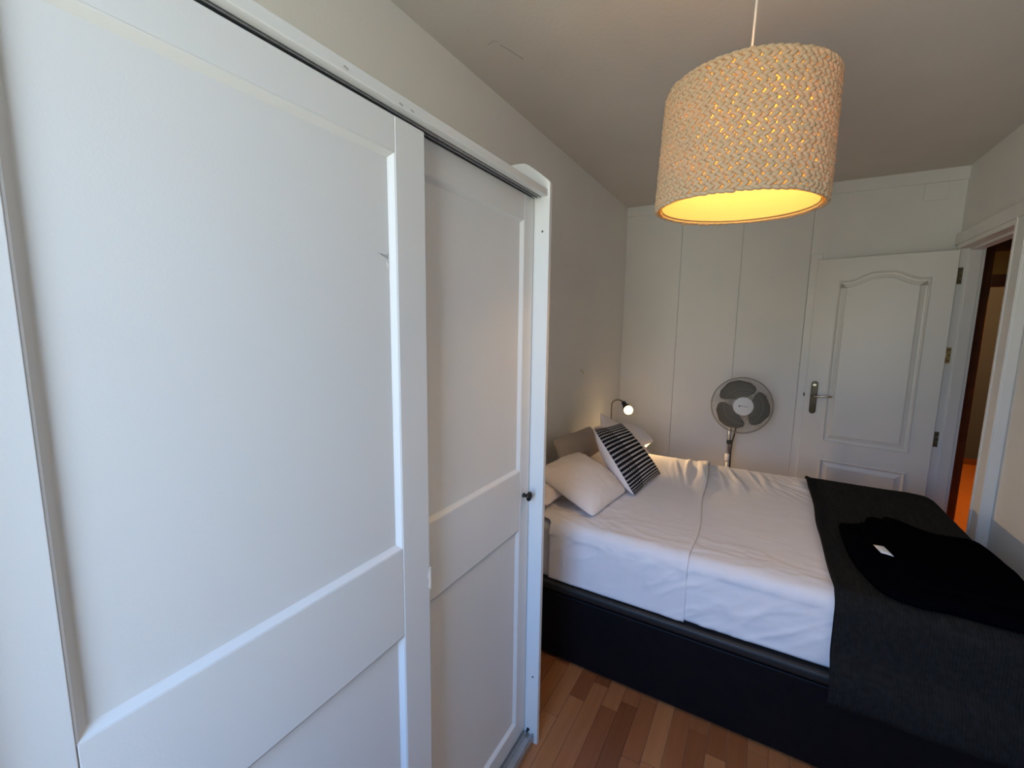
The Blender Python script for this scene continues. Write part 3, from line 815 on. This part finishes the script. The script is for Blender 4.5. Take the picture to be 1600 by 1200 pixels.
# braids: 17 rings, each two rows of slanted strands
NB, NS = 17, 68
pitch = HH / NB
def strand(m_, c, d, nrm, L, wd_, th):
    side_ = d.cross(nrm); seg, vs_ = 6, []
    sts = ((-1, .18), (-.62, .78), (0, 1), (.62, .78), (1, .18))
    for t, k in sts:
        for q in range(seg):
            a = 2 * math.pi * q / seg
            bow = (1 - t * t) * th * .35
            vs_.append(c + d * (L * t) + side_ * (wd_ * k * math.cos(a)) + nrm * (th * k * math.sin(a) + bow))
    fs = [(i * seg + q, i * seg + (q + 1) % seg, (i + 1) * seg + (q + 1) % seg, (i + 1) * seg + q) for i in range(4) for q in range(seg)]
    fs += [tuple(range(seg))[::-1], tuple(range(4 * seg, 5 * seg))]
    m_.add(vs_, fs)
for b in range(NB):
    m_ = MB()
    for row in (0, 1):
        h = -HH / 2 + (b + .25 + .5 * row) * pitch
        for k in range(NS):
            a = 2 * math.pi * (k + .5 * row + .33 * b) / NS + random.uniform(-.008, .008)
            r = rad(h) + random.uniform(-.0008, .0018) + .0035
            if b == NB - 1 and row == 1: r -= .006
            if b == NB - 1 and row == 0: r -= .001
            nr = Vector((math.cos(a), math.sin(a), 0)); tg = Vector((-math.sin(a), math.cos(a), 0))
            sl = math.radians(random.uniform(30, 40)) * (1 if row else -1)
            if (b == 0 and row == 0) or (b == NB - 1 and row == 1): sl *= .35
            d = (tg * math.cos(sl) + Vector((0, 0, 1)) * math.sin(sl)).normalized()
            hz = h + random.uniform(-.0012, .0012) + .0012 * math.sin(a * 5 + b)
            strand(m_, loc(nr * r + Vector((0, 0, hz))), d, nr, .0128 * random.uniform(.92, 1.08), .0058, .0056)
    o = m_.build('rope_braid', 'rope', sh, smooth=True)
MB().tube([loc((0, 0, HH / 2 - .03)), loc((0, 0, .35)), loc((.0135, -.012, H - PC.z - .004))], .0028, 8).build('cable', 'cable', pd, smooth=True)
MB().lathe([(.017, 0), (.019, .05), (.010, .062)], loc((0, 0, HH / 2 - .085)), (0, 0, 1), 20).build('socket', 'white_plastic', pd, smooth=True)
prof_ = [(.013, .030), (.016, .02)] + [(.030 * math.sin(math.radians(a)), -.012 + .030 * math.cos(math.radians(a))) for a in range(35, 181, 18)]
MB().lathe(prof_, loc((0, 0, .045)), (0, 0, 1), 20).build('bulb', emit('pendant_bulb_glow', (1.0, .70, .34), 14.0), pd, smooth=True)
lg = bpy.data.lights.new('pendant_light', 'POINT'); lg.energy = PENDANT_W; lg.color = WARM; lg.shadow_soft_size = .075
lo = bpy.data.objects.new('pendant_light', lg); col.objects.link(lo); lo.parent = pd; lo.location = (0, 0, .025)
MB().lathe([(.045, 0), (.05, -.0), (.048, .02), (.045, .022)], (PC.x + .0, PC.y + .0, H - .022), (0, 0, 1), 24).build('ceiling_rose', 'white_plastic', pd, smooth=False)

# ------------------------------------------------------------------ standing fan
FP = Vector((.938, -.29, 0)); FH = Vector((1.012, -.44, .990))
fan = thing('pedestal_fan', 'white pedestal fan with three grey blades standing behind the bed', 'fan', FP)
for a in (math.pi / 4, 3 * math.pi / 4):
    c, s = math.cos(a), math.sin(a)
    MB().tube([(FP.x - .26 * c, FP.y - .26 * s, .014), (FP.x + .26 * c, FP.y + .26 * s, .014)], .013, 10).build('base_bar', 'white_plastic', fan, smooth=True)
MB().tube([(FP.x, FP.y, .014), (FP.x, FP.y, .56)], .014, 14).build('lower_pole', 'white_plastic', fan, smooth=True)
MB().lathe([(.017, 0), (.022, .012), (.022, .05), (.015, .06)], (FP.x, FP.y, .530), (0, 0, 1), 20).build('height_collar', 'white_plastic', fan, smooth=True)
MB().tube([(FP.x, FP.y, .55), (FP.x, FP.y, .90)], .0105, 14).build('upper_pole', 'metal_track', fan, smooth=True)
box('cable_clip', 'black', (FP.x - .016, FP.x + .018, FP.y - .016, FP.y + .012, .668, .698), fan, .003)
MB().tube([(FP.x + .045, FP.y - .06, .86), (FP.x + .034, FP.y - .02, .76), (FP.x + .020, FP.y - .017, .68), (FP.x + .016, FP.y - .018, .60), (FP.x + .02, FP.y - .02, .45), (FP.x + .03, FP.y, .10)], .0055, 8).build('cable', 'black', fan, smooth=True)
fn = Vector((.20, -.97, .06)).normalized()
fu = Vector((0, 0, 1)); fu = (fu - fn * fu.dot(fn)).normalized(); fr = fu.cross(fn) * -1
fr = fn.cross(fu) * -1 if fn.cross(fu).x > 0 else fn.cross(fu)
if fr.x < 0: fr = -fr
def FT(a, b, c): return FH + fr * a + fu * b + fn * c
MB().lathe([(.05, -.20), (.062, -.18), (.065, -.10), (.05, -.085)], FH, fn, 24).build('motor_housing', 'white_plastic', fan, smooth=True)
MB().tube([FP + Vector((0, 0, .86)), FP + Vector((.012, -.02, .91)), FT(0, -.04, -.14)], .020, 12).build('neck', 'white_plastic', fan, smooth=True)
RG = .200
def ring(r, c, tr, name, m, par): return MB().tube([FT(r * math.cos(2 * math.pi * k / 72), r * math.sin(2 * math.pi * k / 72), c) for k in range(72)], tr, 8, closed=True).build(name, m, par, smooth=True)
gf = ring(RG, -.028, .0046, 'grille_rim', 'fan_ring', fan)
wm = MB(); wr_ = MB()
for k in range(110):
    a = 2 * math.pi * k / 110; c_, s_ = math.cos(a), math.sin(a)
    wm.tube([FT(r * c_, r * s_, z) for r, z in ((.060, .030), (.11, .030), (.165, .020), (.19, -.002), (RG, -.026))], .0010, 4, cap=False)
    wr_.tube([FT(r * c_, r * s_, z) for r, z in ((.055, -.09), (.12, -.088), (.175, -.070), (.195, -.05), (RG, -.03))], .0010, 4, cap=False)
g1 = wm.build('front_grille_wires', 'fan_wire', fan); g1['kind'] = 'stuff'
g2 = wr_.build('rear_grille_wires', 'fan_wire', fan); g2['kind'] = 'stuff'
ring(.125, .031, .0011, 'grille_hoop', 'fan_wire', gf)
for a0 in (103, -16, 222):
    P = []
    for i in range(13):
        t = i / 12; row = []
        r_ = .045 + .138 * t
        hw = math.radians(12 + 43 * math.sin(math.pi * min(1, .12 + .62 * t)) ** 1.2) * (1 if t < .75 else math.sqrt(max(.03, 1 - ((t - .75) / .26) ** 2)))
        for j in range(13):
            q = j / 12 * 2 - 1
            an = math.radians(a0) + q * hw + math.radians(8) * t
            row.append(FT(r_ * math.cos(an), r_ * math.sin(an), -.030 - .018 * q))
        P.append(row)
    o = MB().grid(P).build('blade', 'fan_blade', fan, smooth=True)
    q = o.modifiers.new('t', 'SOLIDIFY'); q.thickness = .002
hub = MB().lathe([(.065, .022), (.066, .032), (.063, .037), (.030, .040), (.001, .041)], FH, fn, 40).build('hub_badge', 'white_plastic', fan, smooth=False)
MB().lathe([(.024, -.06), (.032, -.02), (.032, .0)], FH, fn, 24).build('blade_hub', 'fan_blade', fan, smooth=True)
lt = MB()
def mark(a0, a1, b0, b1): lt.add([FT(a0, b0, .0413), FT(a1, b0, .0413), FT(a1, b1, .0413), FT(a0, b1, .0413)], [(0, 1, 2, 3)])
for k in range(10):
    a = 2 * math.pi * k / 10
lt.add([FT(-.026 + .0055 * math.cos(2 * math.pi * k / 12), .001 + .0055 * math.sin(2 * math.pi * k / 12), .0412) for k in range(12)], [tuple(range(12))])
mark(-.016, -.014, -.002, .006); mark(-.014, -.011, .0045, .006); mark(-.0115, -.0095, -.002, .006)
xx = -.0075
for k in range(9):
    mark(xx, xx + .0016, -.002, .0022); mark(xx + .0016, xx + .0034, -.002, -.0006); xx += .0042
lt.build('hub_lettering', 'print', hub)

# ------------------------------------------------------------------ small wall things
jb = thing('junction_box_cover', 'square white junction box cover under the cornice above the door', 'cover', (1.99, -.012, 2.43))
box('cover_plate', 'panel', (1.932, 2.048, -.019, -.0105, 2.370, 2.477), jb, .002)
hk = thing('wall_hook', 'tiny brass hook on the left wall above the pillows', 'hook', (0, -.993, 1.219))
MB().lathe([(.007, 0), (.006, .004)], (.0005, -.993, 1.222), (1, 0, 0), 12).build('plate', 'brass', hk)
MB().tube([(.003, -.993, 1.222), (.016, -.993, 1.220), (.022, -.993, 1.212), (.020, -.993, 1.204), (.014, -.993, 1.203)], .002, 8).build('hook', 'brass', hk, smooth=True)
